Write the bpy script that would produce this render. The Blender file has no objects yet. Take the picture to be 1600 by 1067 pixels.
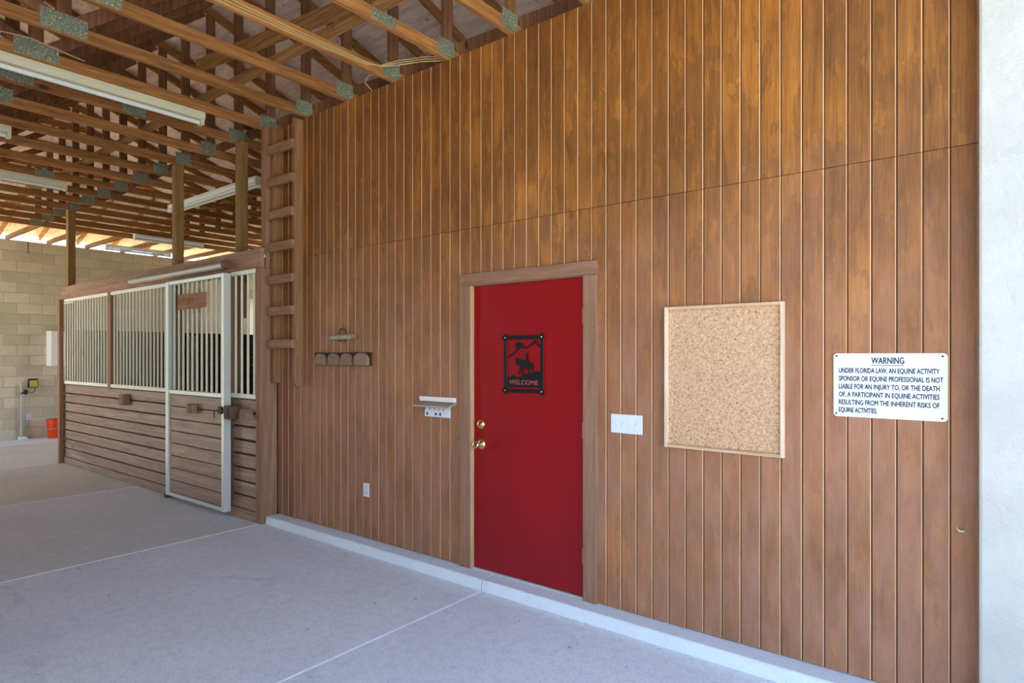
import bpy, bmesh, math, random
from mathutils import Vector, Matrix
random.seed(7)
S = bpy.context.scene
COL = S.collection

# ------------------------------------------------------------------ camera
CAMH = 1.612
cd = bpy.data.cameras.new('camera')
cam = bpy.data.objects.new('camera', cd)
COL.objects.link(cam)
cam.location = (0.0, -3.366, CAMH)
cam.rotation_euler = (math.radians(90), 0, math.radians(38.28))
cd.sensor_width = 36.0
cd.lens = 36.0 * 977.0 / 1600.0
cd.shift_y = 21.5 / 1600.0
cd.clip_start = 0.05
cd.clip_end = 400
S.camera = cam

# ------------------------------------------------------------------ world, sun, exposure
w = bpy.data.worlds.new('sky_world')
S.world = w
w.use_nodes = True
nt = w.node_tree
for n in list(nt.nodes):
    nt.nodes.remove(n)
sky = nt.nodes.new('ShaderNodeTexSky')
sky.sky_type = 'NISHITA'
sky.sun_disc = False
sky.sun_elevation = math.radians(52)
sky.sun_rotation = math.radians(20)
sky.air_density = 1.0
sky.dust_density = 0.8
sky.ozone_density = 2.0
bg = nt.nodes.new('ShaderNodeBackground')
bg.inputs['Strength'].default_value = 0.30
wo = nt.nodes.new('ShaderNodeOutputWorld')
nt.links.new(sky.outputs[0], bg.inputs[0])
nt.links.new(bg.outputs[0], wo.inputs[0])

sd = bpy.data.lights.new('sun', 'SUN')
sd.energy = 6.0
sd.angle = math.radians(0.55)
sd.color = (1.0, 0.93, 0.82)
sun = bpy.data.objects.new('sun', sd)
COL.objects.link(sun)
# the sun stands high on the camera's left, outside the open side; the roof keeps it off everything in view
sun.rotation_euler = Vector((0.455, 0.455, -0.766)).to_track_quat('-Z', 'Y').to_euler()

S.view_settings.view_transform = 'Standard'
S.view_settings.look = 'None'
S.view_settings.gamma = 1.0
S.view_settings.use_curve_mapping = False
S.view_settings.exposure = 1.95

# ------------------------------------------------------------------ materials
MATS = {}

def srgb(r, g, b):
    def f(c):
        c /= 255.0
        return c / 12.92 if c <= 0.04045 else ((c + 0.055) / 1.055) ** 2.4
    return (f(r), f(g), f(b), 1.0)

class NT:
    def __init__(s, name, rough=0.6, spec=0.3, metal=0.0):
        m = bpy.data.materials.new(name)
        m.use_nodes = True
        s.m = m
        s.t = m.node_tree
        s.b = s.t.nodes['Principled BSDF']
        s.b.inputs['Roughness'].default_value = rough
        s.b.inputs['Specular IOR Level'].default_value = spec
        s.b.inputs['Metallic'].default_value = metal
        MATS[name] = m
    def n(s, t, **k):
        o = s.t.nodes.new(t)
        for a, v in k.items():
            setattr(o, a, v)
        return o
    def l(s, a, b):
        s.t.links.new(a, b)
    def pos(s, scale=(1, 1, 1), rnd=0.0, local=False):
        if local:
            g = s.n('ShaderNodeTexCoord').outputs['Object']
        else:
            g = s.n('ShaderNodeNewGeometry').outputs['Position']
        if rnd:
            oi = s.n('ShaderNodeObjectInfo')
            mu = s.n('ShaderNodeMath', operation='MULTIPLY')
            mu.inputs[1].default_value = rnd
            s.l(oi.outputs['Random'], mu.inputs[0])
            ad = s.n('ShaderNodeVectorMath', operation='ADD')
            s.l(g, ad.inputs[0])
            s.l(mu.outputs[0], ad.inputs[1])
            g = ad.outputs[0]
        v = s.n('ShaderNodeVectorMath', operation='MULTIPLY')
        v.inputs[1].default_value = scale
        s.l(g, v.inputs[0])
        return v.outputs[0]
    def noise(s, vec, scale=5, detail=4, rough=0.55, dist=0.0):
        o = s.n('ShaderNodeTexNoise')
        o.inputs['Scale'].default_value = scale
        o.inputs['Detail'].default_value = detail
        o.inputs['Roughness'].default_value = rough
        o.inputs['Distortion'].default_value = dist
        s.l(vec, o.inputs['Vector'])
        return o.outputs['Fac']
    def ramp(s, fac, stops, interp='LINEAR'):
        o = s.n('ShaderNodeValToRGB')
        o.color_ramp.interpolation = interp
        e = o.color_ramp.elements
        while len(e) < len(stops):
            e.new(0.5)
        for i, (p, c) in enumerate(stops):
            e[i].position = p
            e[i].color = c if len(c) == 4 else (*c, 1)
        s.l(fac, o.inputs[0])
        return o.outputs[0]
    def rfac(s, fac, a, b):
        return s.ramp(fac, [(a, (0, 0, 0)), (b, (1, 1, 1))])
    def mix(s, fac, a, b, mode='MIX'):
        o = s.n('ShaderNodeMix', data_type='RGBA', blend_type=mode)
        for i, v in ((0, fac), (6, a), (7, b)):
            if isinstance(v, (int, float)):
                o.inputs[i].default_value = v
            elif isinstance(v, tuple):
                o.inputs[i].default_value = v
            else:
                s.l(v, o.inputs[i])
        return o.outputs[2]
    def math(s, op, a, b):
        o = s.n('ShaderNodeMath', operation=op)
        for i, v in ((0, a), (1, b)):
            if isinstance(v, (int, float)):
                o.inputs[i].default_value = v
            else:
                s.l(v, o.inputs[i])
        return o.outputs[0]
    def objrand(s):
        return s.n('ShaderNodeObjectInfo').outputs['Random']
    def color(s, c):
        if isinstance(c, tuple):
            s.b.inputs['Base Color'].default_value = c
        else:
            s.l(c, s.b.inputs['Base Color'])
        return s
    def bump(s, h, strength=0.3, dist=0.01):
        o = s.n('ShaderNodeBump')
        o.inputs['Strength'].default_value = strength
        o.inputs['Distance'].default_value = dist
        s.l(h, o.inputs['Height'])
        s.l(o.outputs[0], s.b.inputs['Normal'])
        return s

def plain(name, c, rough=0.5, spec=0.3, metal=0.0, var=0.0):
    m = NT(name, rough, spec, metal)
    if var:
        f = m.noise(m.pos(), 9, 4)
        k = tuple(max(0, x * (1 - var)) for x in c[:3]) + (1,)
        m.color(m.mix(f, k, c))
    else:
        m.color(c)
    return m.m

def wood(name, dark, mid, light, axis='z', rough=0.75, knots=True, bumps=0.25, fine=26, objvar=0.35, spec=0.2):
    m = NT(name, rough, spec)
    k = {'x': (0.06, 1, 1), 'y': (1, 0.06, 1), 'z': (1, 1, 0.06)}[axis]
    v = m.pos(k, rnd=37.0)
    f1 = m.noise(v, fine, 5, 0.6, 0.6)
    f2 = m.noise(v, fine * 4, 3, 0.6)
    fl = m.noise(m.pos((1, 1, 1), rnd=11.0), 2.3, 3)
    f = m.math('ADD', m.math('MULTIPLY', f1, 0.7), m.math('MULTIPLY', f2, 0.3))
    c = m.ramp(f, [(0.30, dark), (0.5, mid), (0.68, light)])
    c = m.mix(m.rfac(fl, 0.35, 0.7), c, m.mix(1.0, c, mid, 'MULTIPLY'), 'MIX') if False else c
    # board to board difference
    r = m.objrand()
    hsv = m.n('ShaderNodeHueSaturation')
    m.l(m.math('ADD', m.math('MULTIPLY', r, objvar), 1.0 - objvar / 2), hsv.inputs['Value'])
    m.l(c, hsv.inputs['Color'])
    c = hsv.outputs[0]
    if knots:
        vo = m.n('ShaderNodeTexVoronoi')
        vo.inputs['Scale'].default_value = 3.2
        m.l(m.pos({'x': (0.45, 1, 1), 'y': (1, 0.45, 1), 'z': (1, 1, 0.45)}[axis], rnd=19.0), vo.inputs['Vector'])
        kf = m.ramp(vo.outputs['Distance'], [(0.035, (1, 1, 1)), (0.075, (0, 0, 0))])
        c = m.mix(kf, c, tuple(x * 0.45 for x in dark[:3]) + (1,))
    m.color(c)
    m.bump(f, bumps, 0.004)
    return m.m

# --- wooden wall siding: stained, orange brown, dust and painted cool light low down, pale scuffs
def siding():
    m = NT('siding_stain', 0.62, 0.28)
    v = m.pos((1, 1, 0.05), rnd=23.0)
    g1 = m.noise(v, 34, 5, 0.62, 0.5)
    g2 = m.noise(v, 150, 3, 0.6)
    g = m.math('ADD', m.math('MULTIPLY', g1, 0.55), m.math('MULTIPLY', g2, 0.45))
    fine = m.noise(m.pos((1, 1, 3.5)), 70, 3, 0.7)
    big = m.noise(m.pos((1, 1, 0.8)), 1.5, 4, 0.6, 0.4)
    base = m.ramp(big, [(0.30, srgb(142, 90, 40)), (0.5, srgb(168, 107, 45)), (0.70, srgb(200, 129, 50))])
    spot = m.noise(m.pos((1.6, 1, 0.55), rnd=9.0), 3.4, 5, 0.65, 0.3)
    base = m.mix(m.math('MULTIPLY', m.rfac(spot, 0.52, 0.72), 0.55), base, srgb(214, 134, 46))
    base = m.mix(m.math('MULTIPLY', m.rfac(spot, 0.48, 0.30), 0.40), base, srgb(112, 73, 42))
    base = m.mix(m.rfac(g, 0.25, 0.75), m.mix(1.0, base, srgb(150, 142, 136), 'MULTIPLY'), base)
    base = m.mix(m.math('MULTIPLY', m.rfac(fine, 0.45, 0.75), 0.22), base, srgb(124, 82, 48))
    r = m.objrand()
    hsv = m.n('ShaderNodeHueSaturation')
    m.l(m.math('ADD', m.math('MULTIPLY', r, 0.16), 0.92), hsv.inputs['Value'])
    m.l(base, hsv.inputs['Color'])
    base = hsv.outputs[0]
    # barn dust on the lower boards, with the pinkish low light painted in
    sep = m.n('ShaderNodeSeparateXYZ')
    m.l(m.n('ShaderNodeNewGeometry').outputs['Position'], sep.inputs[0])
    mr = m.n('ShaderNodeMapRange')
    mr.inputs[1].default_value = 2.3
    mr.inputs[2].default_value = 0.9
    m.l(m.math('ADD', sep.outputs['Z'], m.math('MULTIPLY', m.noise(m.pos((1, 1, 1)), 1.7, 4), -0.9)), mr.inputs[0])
    dust_low_light = m.math('MULTIPLY', mr.outputs[0], m.ramp(m.noise(m.pos((1.5, 1, 0.5), rnd=3.0), 5, 5, 0.65), [(0.3, (0.25, 0.25, 0.25)), (0.7, (0.8, 0.8, 0.8))]))
    base = m.mix(dust_low_light, base, srgb(168, 119, 97))
    # pale scuffs and insect webs
    sv = m.noise(m.pos((1.0, 1, 0.8)), 26, 6, 0.75, 2.2)
    zone = m.noise(m.pos(), 1.6, 2)
    sc = m.math('MULTIPLY', m.rfac(sv, 0.665, 0.72), m.rfac(zone, 0.47, 0.60))
    base = m.mix(m.math('MULTIPLY', sc, 0.85), base, srgb(232, 204, 172))
    m.color(base)
    m.bump(m.math('ADD', g, m.math('MULTIPLY', fine, 0.5)), 0.35, 0.003)
    return m.m
siding()

def concrete(name, c0, c1, stain=0.25, grit=0.35, rough=0.85):
    m = NT(name, rough, 0.25)
    p = m.pos()
    a = m.noise(p, 1.1, 5, 0.6)
    b = m.noise(p, 70, 5, 0.75)
    c = m.mix(m.rfac(a, 0.3, 0.7), c0, c1)
    c = m.mix(m.math('MULTIPLY', m.rfac(b, 0.50, 0.74), grit), c, tuple(x * 0.55 for x in c0[:3]) + (1,))
    md = m.noise(p, 16, 5, 0.7)
    c = m.mix(m.math('MULTIPLY', m.rfac(md, 0.45, 0.72), grit * 0.45), c, tuple(x * 0.6 for x in c0[:3]) + (1,))
    st = m.rfac(m.noise(p, 2.7, 6, 0.7, 0.8), 0.60, 0.75)
    c = m.mix(m.math('MULTIPLY', st, stain), c, tuple(x * 0.5 for x in c0[:3]) + (1,))
    sp = m.rfac(m.noise(p, 21, 3, 0.5), 0.72, 0.74)
    c = m.mix(m.math('MULTIPLY', sp, 0.75), c, tuple(x * 0.25 for x in c0[:3]) + (1,))
    m.color(c)
    m.bump(b, 0.6, 0.008)
    return m.m
concrete('slab_concrete', srgb(226, 225, 223), srgb(238, 237, 235), 0.35, 0.75)
concrete('slab_dusty', srgb(216, 212, 205), srgb(228, 224, 217), 0.3, 0.75)
concrete('slab_tan', srgb(206, 197, 178), srgb(220, 211, 193), 0.3, 0.7)
concrete('curb_concrete', srgb(220, 222, 222), srgb(232, 233, 231), 0.2, 0.15)
concrete('joint_sealant', srgb(244, 244, 240), srgb(250, 250, 246), 0.3, 0.1)
concrete('stall_dirt', srgb(92, 78, 62), srgb(110, 94, 76))

def blockmat():
    m = NT('concrete_block', 0.9, 0.15)
    p = m.pos()
    b = m.noise(p, 60, 4, 0.7)
    a = m.noise(p, 2.0, 4, 0.6)
    r = m.objrand()
    c = m.mix(m.rfac(a, 0.3, 0.7), srgb(202, 186, 158), srgb(218, 203, 176))
    hsv = m.n('ShaderNodeHueSaturation')
    m.l(m.math('ADD', m.math('MULTIPLY', r, 0.30), 0.80), hsv.inputs['Value'])
    m.l(c, hsv.inputs['Color'])
    c = m.mix(m.math('MULTIPLY', m.rfac(b, 0.45, 0.7), 0.3), hsv.outputs[0], srgb(120, 105, 85))
    m.color(c)
    m.bump(b, 0.5, 0.01)
blockmat()
plain('mortar', srgb(192, 176, 148), 0.95, 0.1, var=0.2)

def stucco():
    m = NT('white_stucco', 0.9, 0.2)
    p = m.pos()
    b = m.noise(p, 46, 5, 0.65, 0.6)
    c = m.noise(m.pos((1, 1, 2.2)), 9, 5, 0.6, 1.2)
    d = m.noise(p, 3, 3)
    col = m.mix(m.rfac(d, 0.3, 0.7), srgb(174, 169, 160), srgb(188, 183, 174))
    sp = m.rfac(m.noise(p, 34, 2), 0.74, 0.77)
    m.color(m.mix(m.math('MULTIPLY', sp, 0.35), col, srgb(170, 150, 120)))
    m.bump(m.math('ADD', m.math('MULTIPLY', b, 0.5), c), 0.55, 0.012)
stucco()

wood('truss_pine', srgb(112, 73, 38), srgb(154, 105, 59), srgb(184, 134, 82), 'y', fine=34)
wood('truss_pine_z', srgb(92, 58, 36), srgb(124, 84, 54), srgb(148, 104, 70), 'z')
wood('brace_pine', srgb(120, 80, 40), srgb(160, 114, 66), srgb(190, 146, 94), 'x')
wood('post_wood', srgb(112, 84, 48), srgb(140, 108, 66), srgb(160, 126, 82), 'z', objvar=0.15)
wood('stall_board', srgb(108, 78, 58), srgb(148, 114, 90), srgb(178, 144, 118), 'x', fine=22, objvar=0.22, rough=0.5, spec=0.4)
wood('stall_post', srgb(120, 84, 62), srgb(144, 106, 80), srgb(164, 124, 98), 'z', objvar=0.12)
wood('stall_rail', srgb(132, 94, 74), srgb(160, 122, 100), srgb(184, 146, 124), 'x', objvar=0.12)
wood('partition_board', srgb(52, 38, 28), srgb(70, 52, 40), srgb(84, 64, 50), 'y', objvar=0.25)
wood('ladder_wood', srgb(112, 78, 50), srgb(136, 98, 66), srgb(156, 116, 82), 'z', objvar=0.1)
wood('ladder_rung', srgb(120, 84, 62), srgb(144, 104, 78), srgb(164, 124, 96), 'x', objvar=0.12)
wood('casing_wood', srgb(122, 86, 66), srgb(144, 105, 82), srgb(160, 120, 96), 'z', objvar=0.1, knots=False)
wood('casing_wood_x', srgb(122, 86, 66), srgb(144, 105, 82), srgb(160, 120, 96), 'x', objvar=0.1, knots=False)
wood('frame_pine', srgb(196, 166, 136), srgb(222, 194, 166), srgb(234, 210, 184), 'z', objvar=0.12, knots=False)
wood('frame_pine_x', srgb(166, 130, 98), srgb(198, 162, 128), srgb(216, 184, 152), 'x', objvar=0.12, knots=False)
wood('saddle_wood', srgb(116, 88, 68), srgb(140, 110, 88), srgb(156, 126, 102), 'x', objvar=0.15, knots=False)
wood('shelf_wood', srgb(140, 116, 96), srgb(166, 142, 122), srgb(186, 164, 144), 'x', objvar=0.1, knots=False)
wood('name_board', srgb(128, 88, 60), srgb(158, 114, 80), srgb(176, 134, 98), 'x', objvar=0.1)
wood('lit_edge_wood', srgb(172, 126, 88), srgb(192, 146, 106), srgb(206, 162, 122), 'z', knots=False)  # pale wood with entrance light painted in, for right-facing edges
wood('shade_brown', srgb(54, 32, 18), srgb(68, 41, 23), srgb(80, 50, 29), 'z', knots=False)  # dark brown that paints shade into grooves and rack gaps
wood('dark_backing', srgb(46, 28, 16), srgb(58, 36, 20), srgb(70, 44, 26), 'z', knots=False)

def deck():
    m = NT('roof_plywood', 0.85, 0.15)
    a = m.noise(m.pos((0.2, 1, 1)), 14, 5, 0.6, 0.5)
    c = m.ramp(a, [(0.3, srgb(200, 168, 148)), (0.5, srgb(224, 196, 178)), (0.7, srgb(236, 212, 196))])
    sp = m.rfac(m.noise(m.pos(), 15, 4, 0.7), 0.62, 0.70)
    m.color(m.mix(m.math('MULTIPLY', sp, 0.7), c, srgb(80, 58, 44)))
deck()

def galv(name, c0, c1, scale=60):
    m = NT(name, 0.5, 0.4, 0.35)
    vo = m.n('ShaderNodeTexVoronoi')
    vo.inputs['Scale'].default_value = scale
    m.l(m.pos(), vo.inputs['Vector'])
    f = m.ramp(vo.outputs['Distance'], [(0.12, (0, 0, 0)), (0.45, (1, 1, 1))])
    g = m.noise(m.pos(), 90, 2)
    c = m.mix(f, c0, c1)
    m.color(m.mix(m.rfac(g, 0.58, 0.68), c, srgb(208, 206, 180)))
    m.bump(f, 0.6, 0.004)
galv('truss_plate', srgb(88, 94, 78), srgb(134, 142, 120), 70)

def cork():
    m = NT('cork', 0.9, 0.1)
    p = m.pos()
    n1 = m.noise(p, 75, 5, 0.75)
    c = m.ramp(n1, [(0.3, srgb(168, 126, 90)), (0.5, srgb(198, 158, 122)), (0.68, srgb(216, 182, 148))])
    dk = m.rfac(m.noise(p, 110, 3, 0.65, 0.6), 0.575, 0.635)
    c = m.mix(m.math('MULTIPLY', dk, 0.85), c, srgb(104, 68, 42))
    pin = m.rfac(m.noise(p, 38, 2, 0.5), 0.735, 0.75)
    c = m.mix(m.math('MULTIPLY', pin, 0.8), c, srgb(60, 38, 24))
    m.color(c)
    m.bump(n1, 0.4, 0.003)
cork()

def redpaint():
    m = NT('red_paint', 0.42, 0.4)
    p = m.pos()
    f = m.noise(p, 140, 3, 0.6)
    d = m.noise(p, 2.2, 4)
    m.color(m.mix(m.rfac(d, 0.3, 0.7), srgb(132, 5, 14), srgb(146, 8, 18)))
    m.bump(f, 0.25, 0.002)
redpaint()
plain('cream_metal', srgb(222, 214, 188), 0.4, 0.4, var=0.06)
plain('white_channel', srgb(236, 228, 212), 0.45, 0.4, var=0.05)
plain('galvanized_frame', srgb(206, 206, 196), 0.4, 0.5, 0.25, var=0.12)
plain('track_white', srgb(206, 200, 182), 0.4, 0.4, var=0.1)
plain('white_plastic', srgb(216, 218, 221), 0.35, 0.5)
plain('socket_grey', srgb(196, 202, 212), 0.4, 0.4)
plain('dark_slot', srgb(40, 40, 44), 0.6, 0.3)
plain('sign_white', srgb(214, 216, 220), 0.4, 0.4, var=0.03)
plain('letter_ink', srgb(34, 36, 54), 0.6, 0.2)
plain('black_metal', srgb(18, 16, 17), 0.55, 0.35, var=0.2)
plain('plaque_letter', srgb(176, 96, 92), 0.6, 0.3)
plain('brass', srgb(236, 204, 146), 0.2, 0.5, 1.0)
plain('hinge_steel', srgb(226, 222, 216), 0.4, 0.5, 0.0)
plain('lamp_housing', srgb(212, 210, 178), 0.45, 0.4, var=0.06)
plain('lamp_tube', srgb(226, 232, 228), 0.3, 0.5)
plain('lamp_white', srgb(226, 228, 232), 0.35, 0.5)
plain('cable_sheath', srgb(206, 176, 116), 0.55, 0.3, var=0.2)
plain('bucket_orange', srgb(226, 62, 16), 0.4, 0.45)
plain('pipe_grey', srgb(186, 180, 168), 0.5, 0.4, var=0.1)
plain('box_yellow', srgb(206, 178, 84), 0.5, 0.3, var=0.3)
plain('dark_iron', srgb(60, 48, 40), 0.6, 0.4, 0.5, var=0.3)
plain('rust_iron', srgb(124, 92, 70), 0.7, 0.3, 0.4, var=0.4)
plain('cabinet_white', srgb(236, 230, 222), 0.5, 0.3, var=0.04)
plain('weathered_paint', srgb(150, 140, 116), 0.8, 0.2, var=0.35)
plain('worn_letter', srgb(206, 196, 168), 0.8, 0.2, var=0.3)
plain('burnt_letter', srgb(104, 68, 44), 0.8, 0.2)
plain('porcelain', srgb(206, 200, 160), 0.3, 0.5)
plain('pale_blue', srgb(170, 184, 190), 0.5, 0.3, var=0.1)
plain('shingle', srgb(96, 88, 80), 0.9, 0.1, var=0.3)
plain('white_wall', srgb(226, 220, 210), 0.9, 0.1, var=0.04)
plain('leaf_green', srgb(120, 158, 84), 0.6, 0.3, var=0.3)
plain('bark', srgb(104, 84, 64), 0.9, 0.1, var=0.3)

def ground():
    m = NT('sandy_grass', 0.95, 0.1)
    p = m.pos()
    f = m.noise(p, 0.35, 6, 0.6)
    g = m.noise(p, 20, 4, 0.7)
    c = m.mix(m.rfac(f, 0.35, 0.6), srgb(196, 178, 146), srgb(150, 158, 104))
    m.color(m.mix(m.math('MULTIPLY', g, 0.4), c, srgb(120, 112, 76)))
ground()

# ------------------------------------------------------------------ mesh helpers
WL = {}

def setp(o, label=None, cat=None, group=None, kind=None):
    if label: o['label'] = label
    if cat: o['category'] = cat
    if group: o['group'] = group
    if kind: o['kind'] = kind
    return o

def thing(name, loc, label=None, cat=None, group=None, kind=None):
    o = bpy.data.objects.new(name, None)
    o.empty_display_size = 0.1
    COL.objects.link(o)
    o.location = loc
    WL[o.name] = Vector(loc)
    return setp(o, label, cat, group, kind)

class MB:
    def __init__(s):
        s.v = []
        s.f = []
    def box(s, x0, x1, y0, y1, z0, z1):
        b = len(s.v)
        s.v += [Vector(p) for p in ((x0, y0, z0), (x1, y0, z0), (x1, y1, z0), (x0, y1, z0), (x0, y0, z1), (x1, y0, z1), (x1, y1, z1), (x0, y1, z1))]
        s.f += [[b + i for i in q] for q in ((0, 3, 2, 1), (4, 5, 6, 7), (0, 1, 5, 4), (1, 2, 6, 5), (2, 3, 7, 6), (3, 0, 4, 7))]
        return s
    def prism(s, poly, axis, a, b):
        """poly: 2D points; axis: extrusion axis. x -> (y,z), y -> (x,z), z -> (x,y)"""
        k = len(s.v)
        n = len(poly)
        for t in (a, b):
            for p in poly:
                if axis == 'x': s.v.append(Vector((t, p[0], p[1])))
                elif axis == 'y': s.v.append(Vector((p[0], t, p[1])))
                else: s.v.append(Vector((p[0], p[1], t)))
        s.f.append([k + i for i in range(n)])
        s.f.append([k + n + i for i in reversed(range(n))])
        for i in range(n):
            j = (i + 1) % n
            s.f.append([k + i, k + n + i, k + n + j, k + j])
        return s
    def bar(s, p0, p1, w, t, up=(0, 0, 1)):
        """rectangular bar; w across 'side' direction, t along 'up'"""
        p0, p1 = Vector(p0), Vector(p1)
        d = (p1 - p0).normalized()
        u = Vector(up)
        sd_ = d.cross(u)
        if sd_.length < 1e-4:
            sd_ = d.cross(Vector((1, 0, 0)))
        sd_.normalize()
        u = sd_.cross(d).normalized()
        k = len(s.v)
        for p in (p0, p1):
            for a, b in ((-1, -1), (1, -1), (1, 1), (-1, 1)):
                s.v.append(p + sd_ * (a * w / 2) + u * (b * t / 2))
        s.f += [[k, k + 1, k + 2, k + 3], [k + 7, k + 6, k + 5, k + 4]]
        for i in range(4):
            j = (i + 1) % 4
            s.f.append([k + i, k + 4 + i, k + 4 + j, k + j])
        return s
    def tube(s, pts, r, n=10, cap=True):
        pts = [Vector(p) for p in pts]
        rs = r if isinstance(r, (list, tuple)) else [r] * len(pts)
        k = len(s.v)
        prev = None
        for i, p in enumerate(pts):
            d = (pts[min(i + 1, len(pts) - 1)] - pts[max(i - 1, 0)]).normalized()
            a = prev if prev is not None else (Vector((0, 0, 1)) if abs(d.z) < 0.9 else Vector((1, 0, 0)))
            a = (a - d * a.dot(d)).normalized()
            prev = a
            b = d.cross(a)
            for j in range(n):
                t = 2 * math.pi * j / n
                s.v.append(p + (a * math.cos(t) + b * math.sin(t)) * rs[i])
        for i in range(len(pts) - 1):
            for j in range(n):
                j2 = (j + 1) % n
                s.f.append([k + i * n + j, k + i * n + j2, k + (i + 1) * n + j2, k + (i + 1) * n + j])
        if cap:
            s.f.append([k + j for j in reversed(range(n))])
            s.f.append([k + (len(pts) - 1) * n + j for j in range(n)])
        return s
    def lathe(s, c, prof, n=24, axis='z'):
        """prof: list of (radius, height along axis) from c"""
        pts, rs = [], []
        ax = {'x': Vector((1, 0, 0)), 'y': Vector((0, 1, 0)), 'z': Vector((0, 0, 1)), '-y': Vector((0, -1, 0))}[axis]
        a = Vector((1, 0, 0)) if axis != 'x' else Vector((0, 0, 1))
        b = ax.cross(a)
        k = len(s.v)
        for r, h in prof:
            for j in range(n):
                t = 2 * math.pi * j / n
                s.v.append(Vector(c) + ax * h + (a * math.cos(t) + b * math.sin(t)) * r)
        for i in range(len(prof) - 1):
            for j in range(n):
                j2 = (j + 1) % n
                s.f.append([k + i * n + j, k + i * n + j2, k + (i + 1) * n + j2, k + (i + 1) * n + j])
        s.f.append([k + j for j in reversed(range(n))])
        s.f.append([k + (len(prof) - 1) * n + j for j in range(n)])
        return s
    def build(s, name, mat, parent=None, bevel=0.0, smooth=False, label=None, cat=None, group=None, kind=None, origin=None, seg=1):
        xs = [v.x for v in s.v]; ys = [v.y for v in s.v]; zs = [v.z for v in s.v]
        o0 = Vector(origin) if origin is not None else Vector(((min(xs) + max(xs)) / 2, (min(ys) + max(ys)) / 2, min(zs)))
        me = bpy.data.meshes.new(name)
        bm = bmesh.new()
        bv = [bm.verts.new(v - o0) for v in s.v]
        for f in s.f:
            try:
                bm.faces.new([bv[i] for i in f])
            except ValueError:
                pass
        bmesh.ops.recalc_face_normals(bm, faces=bm.faces)
        if bevel:
            bmesh.ops.bevel(bm, geom=list(bm.edges), offset=bevel, segments=seg, affect='EDGES', profile=0.5)
        if smooth:
            for f in bm.faces:
                f.smooth = True
            for e in bm.edges:
                if len(e.link_faces) == 2 and e.calc_face_angle(0) > math.radians(40):
                    e.smooth = False
        bm.to_mesh(me)
        bm.free()
        me.materials.append(MATS[mat])
        return link(name, me, o0, parent, label, cat, group, kind)

def link(name, me, loc, parent=None, label=None, cat=None, group=None, kind=None):
    o = bpy.data.objects.new(name, me)
    COL.objects.link(o)
    loc = Vector(loc)
    WL[o.name] = loc
    if parent is not None:
        o.parent = parent
        o.location = loc - WL[parent.name]
    else:
        o.location = loc
    return setp(o, label, cat, group, kind)

def again(src, delta, parent=None):
    """another piece sharing the mesh of src, moved by delta (world)"""
    return link(src.name.split('.')[0], src.data, WL[src.name] + Vector(delta), parent)

def box(name, mat, x0, x1, y0, y1, z0, z1, parent=None, bevel=0.0, **k):
    return MB().box(x0, x1, y0, y1, z0, z1).build(name, mat, parent, bevel, **k)

def text_mesh(body, width=None, height=0.03, extrude=0.0006, align='LEFT', thick=0.0):
    cu = bpy.data.curves.new('lettering', 'FONT')
    cu.body = body
    cu.size = 1.0
    cu.extrude = 0.0
    cu.offset = thick
    cu.resolution_u = 3
    ob = bpy.data.objects.new('lettering', cu)
    COL.objects.link(ob)
    dg = bpy.context.evaluated_depsgraph_get()
    me = bpy.data.meshes.new_from_object(ob.evaluated_get(dg))
    bpy.data.objects.remove(ob)
    bpy.data.curves.remove(cu)
    vs = [v.co.copy() for v in me.vertices]
    x0 = min(v.x for v in vs); x1 = max(v.x for v in vs)
    y0 = 0.0; y1 = 0.729 if True else max(v.y for v in vs)
    sy = height / (y1 - y0)
    sx = (width / (x1 - x0)) if width else sy
    mb = MB()
    mb.v = [Vector(((v.x - x0) * sx, 0, v.y * sy)) for v in vs]
    mb.f = [list(p.vertices) for p in me.polygons]
    bpy.data.meshes.remove(me)
    return mb, (x1 - x0) * sx

def put_text(name, mat, parent, body, x, y, z, width, height, thick=0.0, bold=0.0):
    """lettering facing -Y; (x,z) = lower left corner"""
    mb, wd = text_mesh(body, width, height, thick=thick)
    if bold:
        v0, f0 = list(mb.v), list(mb.f)
        for q, (bx, bz) in enumerate(((bold, 0), (bold / 2, bold * 0.6), (bold / 2, -bold * 0.6))):
            k_ = len(mb.v)
            mb.v += [v + Vector((bx, -0.00012 * (q + 1), bz)) for v in v0]
            mb.f += [[i + k_ for i in f_] for f_ in f0]
    mb.v = [v + Vector((x, y, z)) for v in mb.v]
    return mb.build(name, mat, parent)

# ------------------------------------------------------------------ measured constants
G = 0.1016                       # groove spacing of the siding
def gx(n): return (n - 53.9) * G
WZ0, WZ1 = 0.075, 3.814          # bottom / top of the wooden wall
SEAM = 2.53
XW = -5.56                       # left end of the wooden wall
XE = -14.9                       # far block wall
YB = 3.66                        # back wall of the stalls
YS = -0.165                      # stall front plane
RY, EYP, EYN, EXH = -1.9, 4.3, -8.1, -15.6   # roof: ridge, eaves, hip eave
Z0, PITCH = 4.04, 0.33
def zr(x, y):
    return min(Z0 + PITCH * (EYP - y), Z0 + PITCH * (y - EYN), Z0 + PITCH * (x - EXH))

# ================================================================== SETTING
# ---- ground outside
MB().box(-90, 70, -80, 80, -0.3, -0.06).build('ground', 'sandy_grass', kind='structure', label='sandy grass ground outside the barn')

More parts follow.
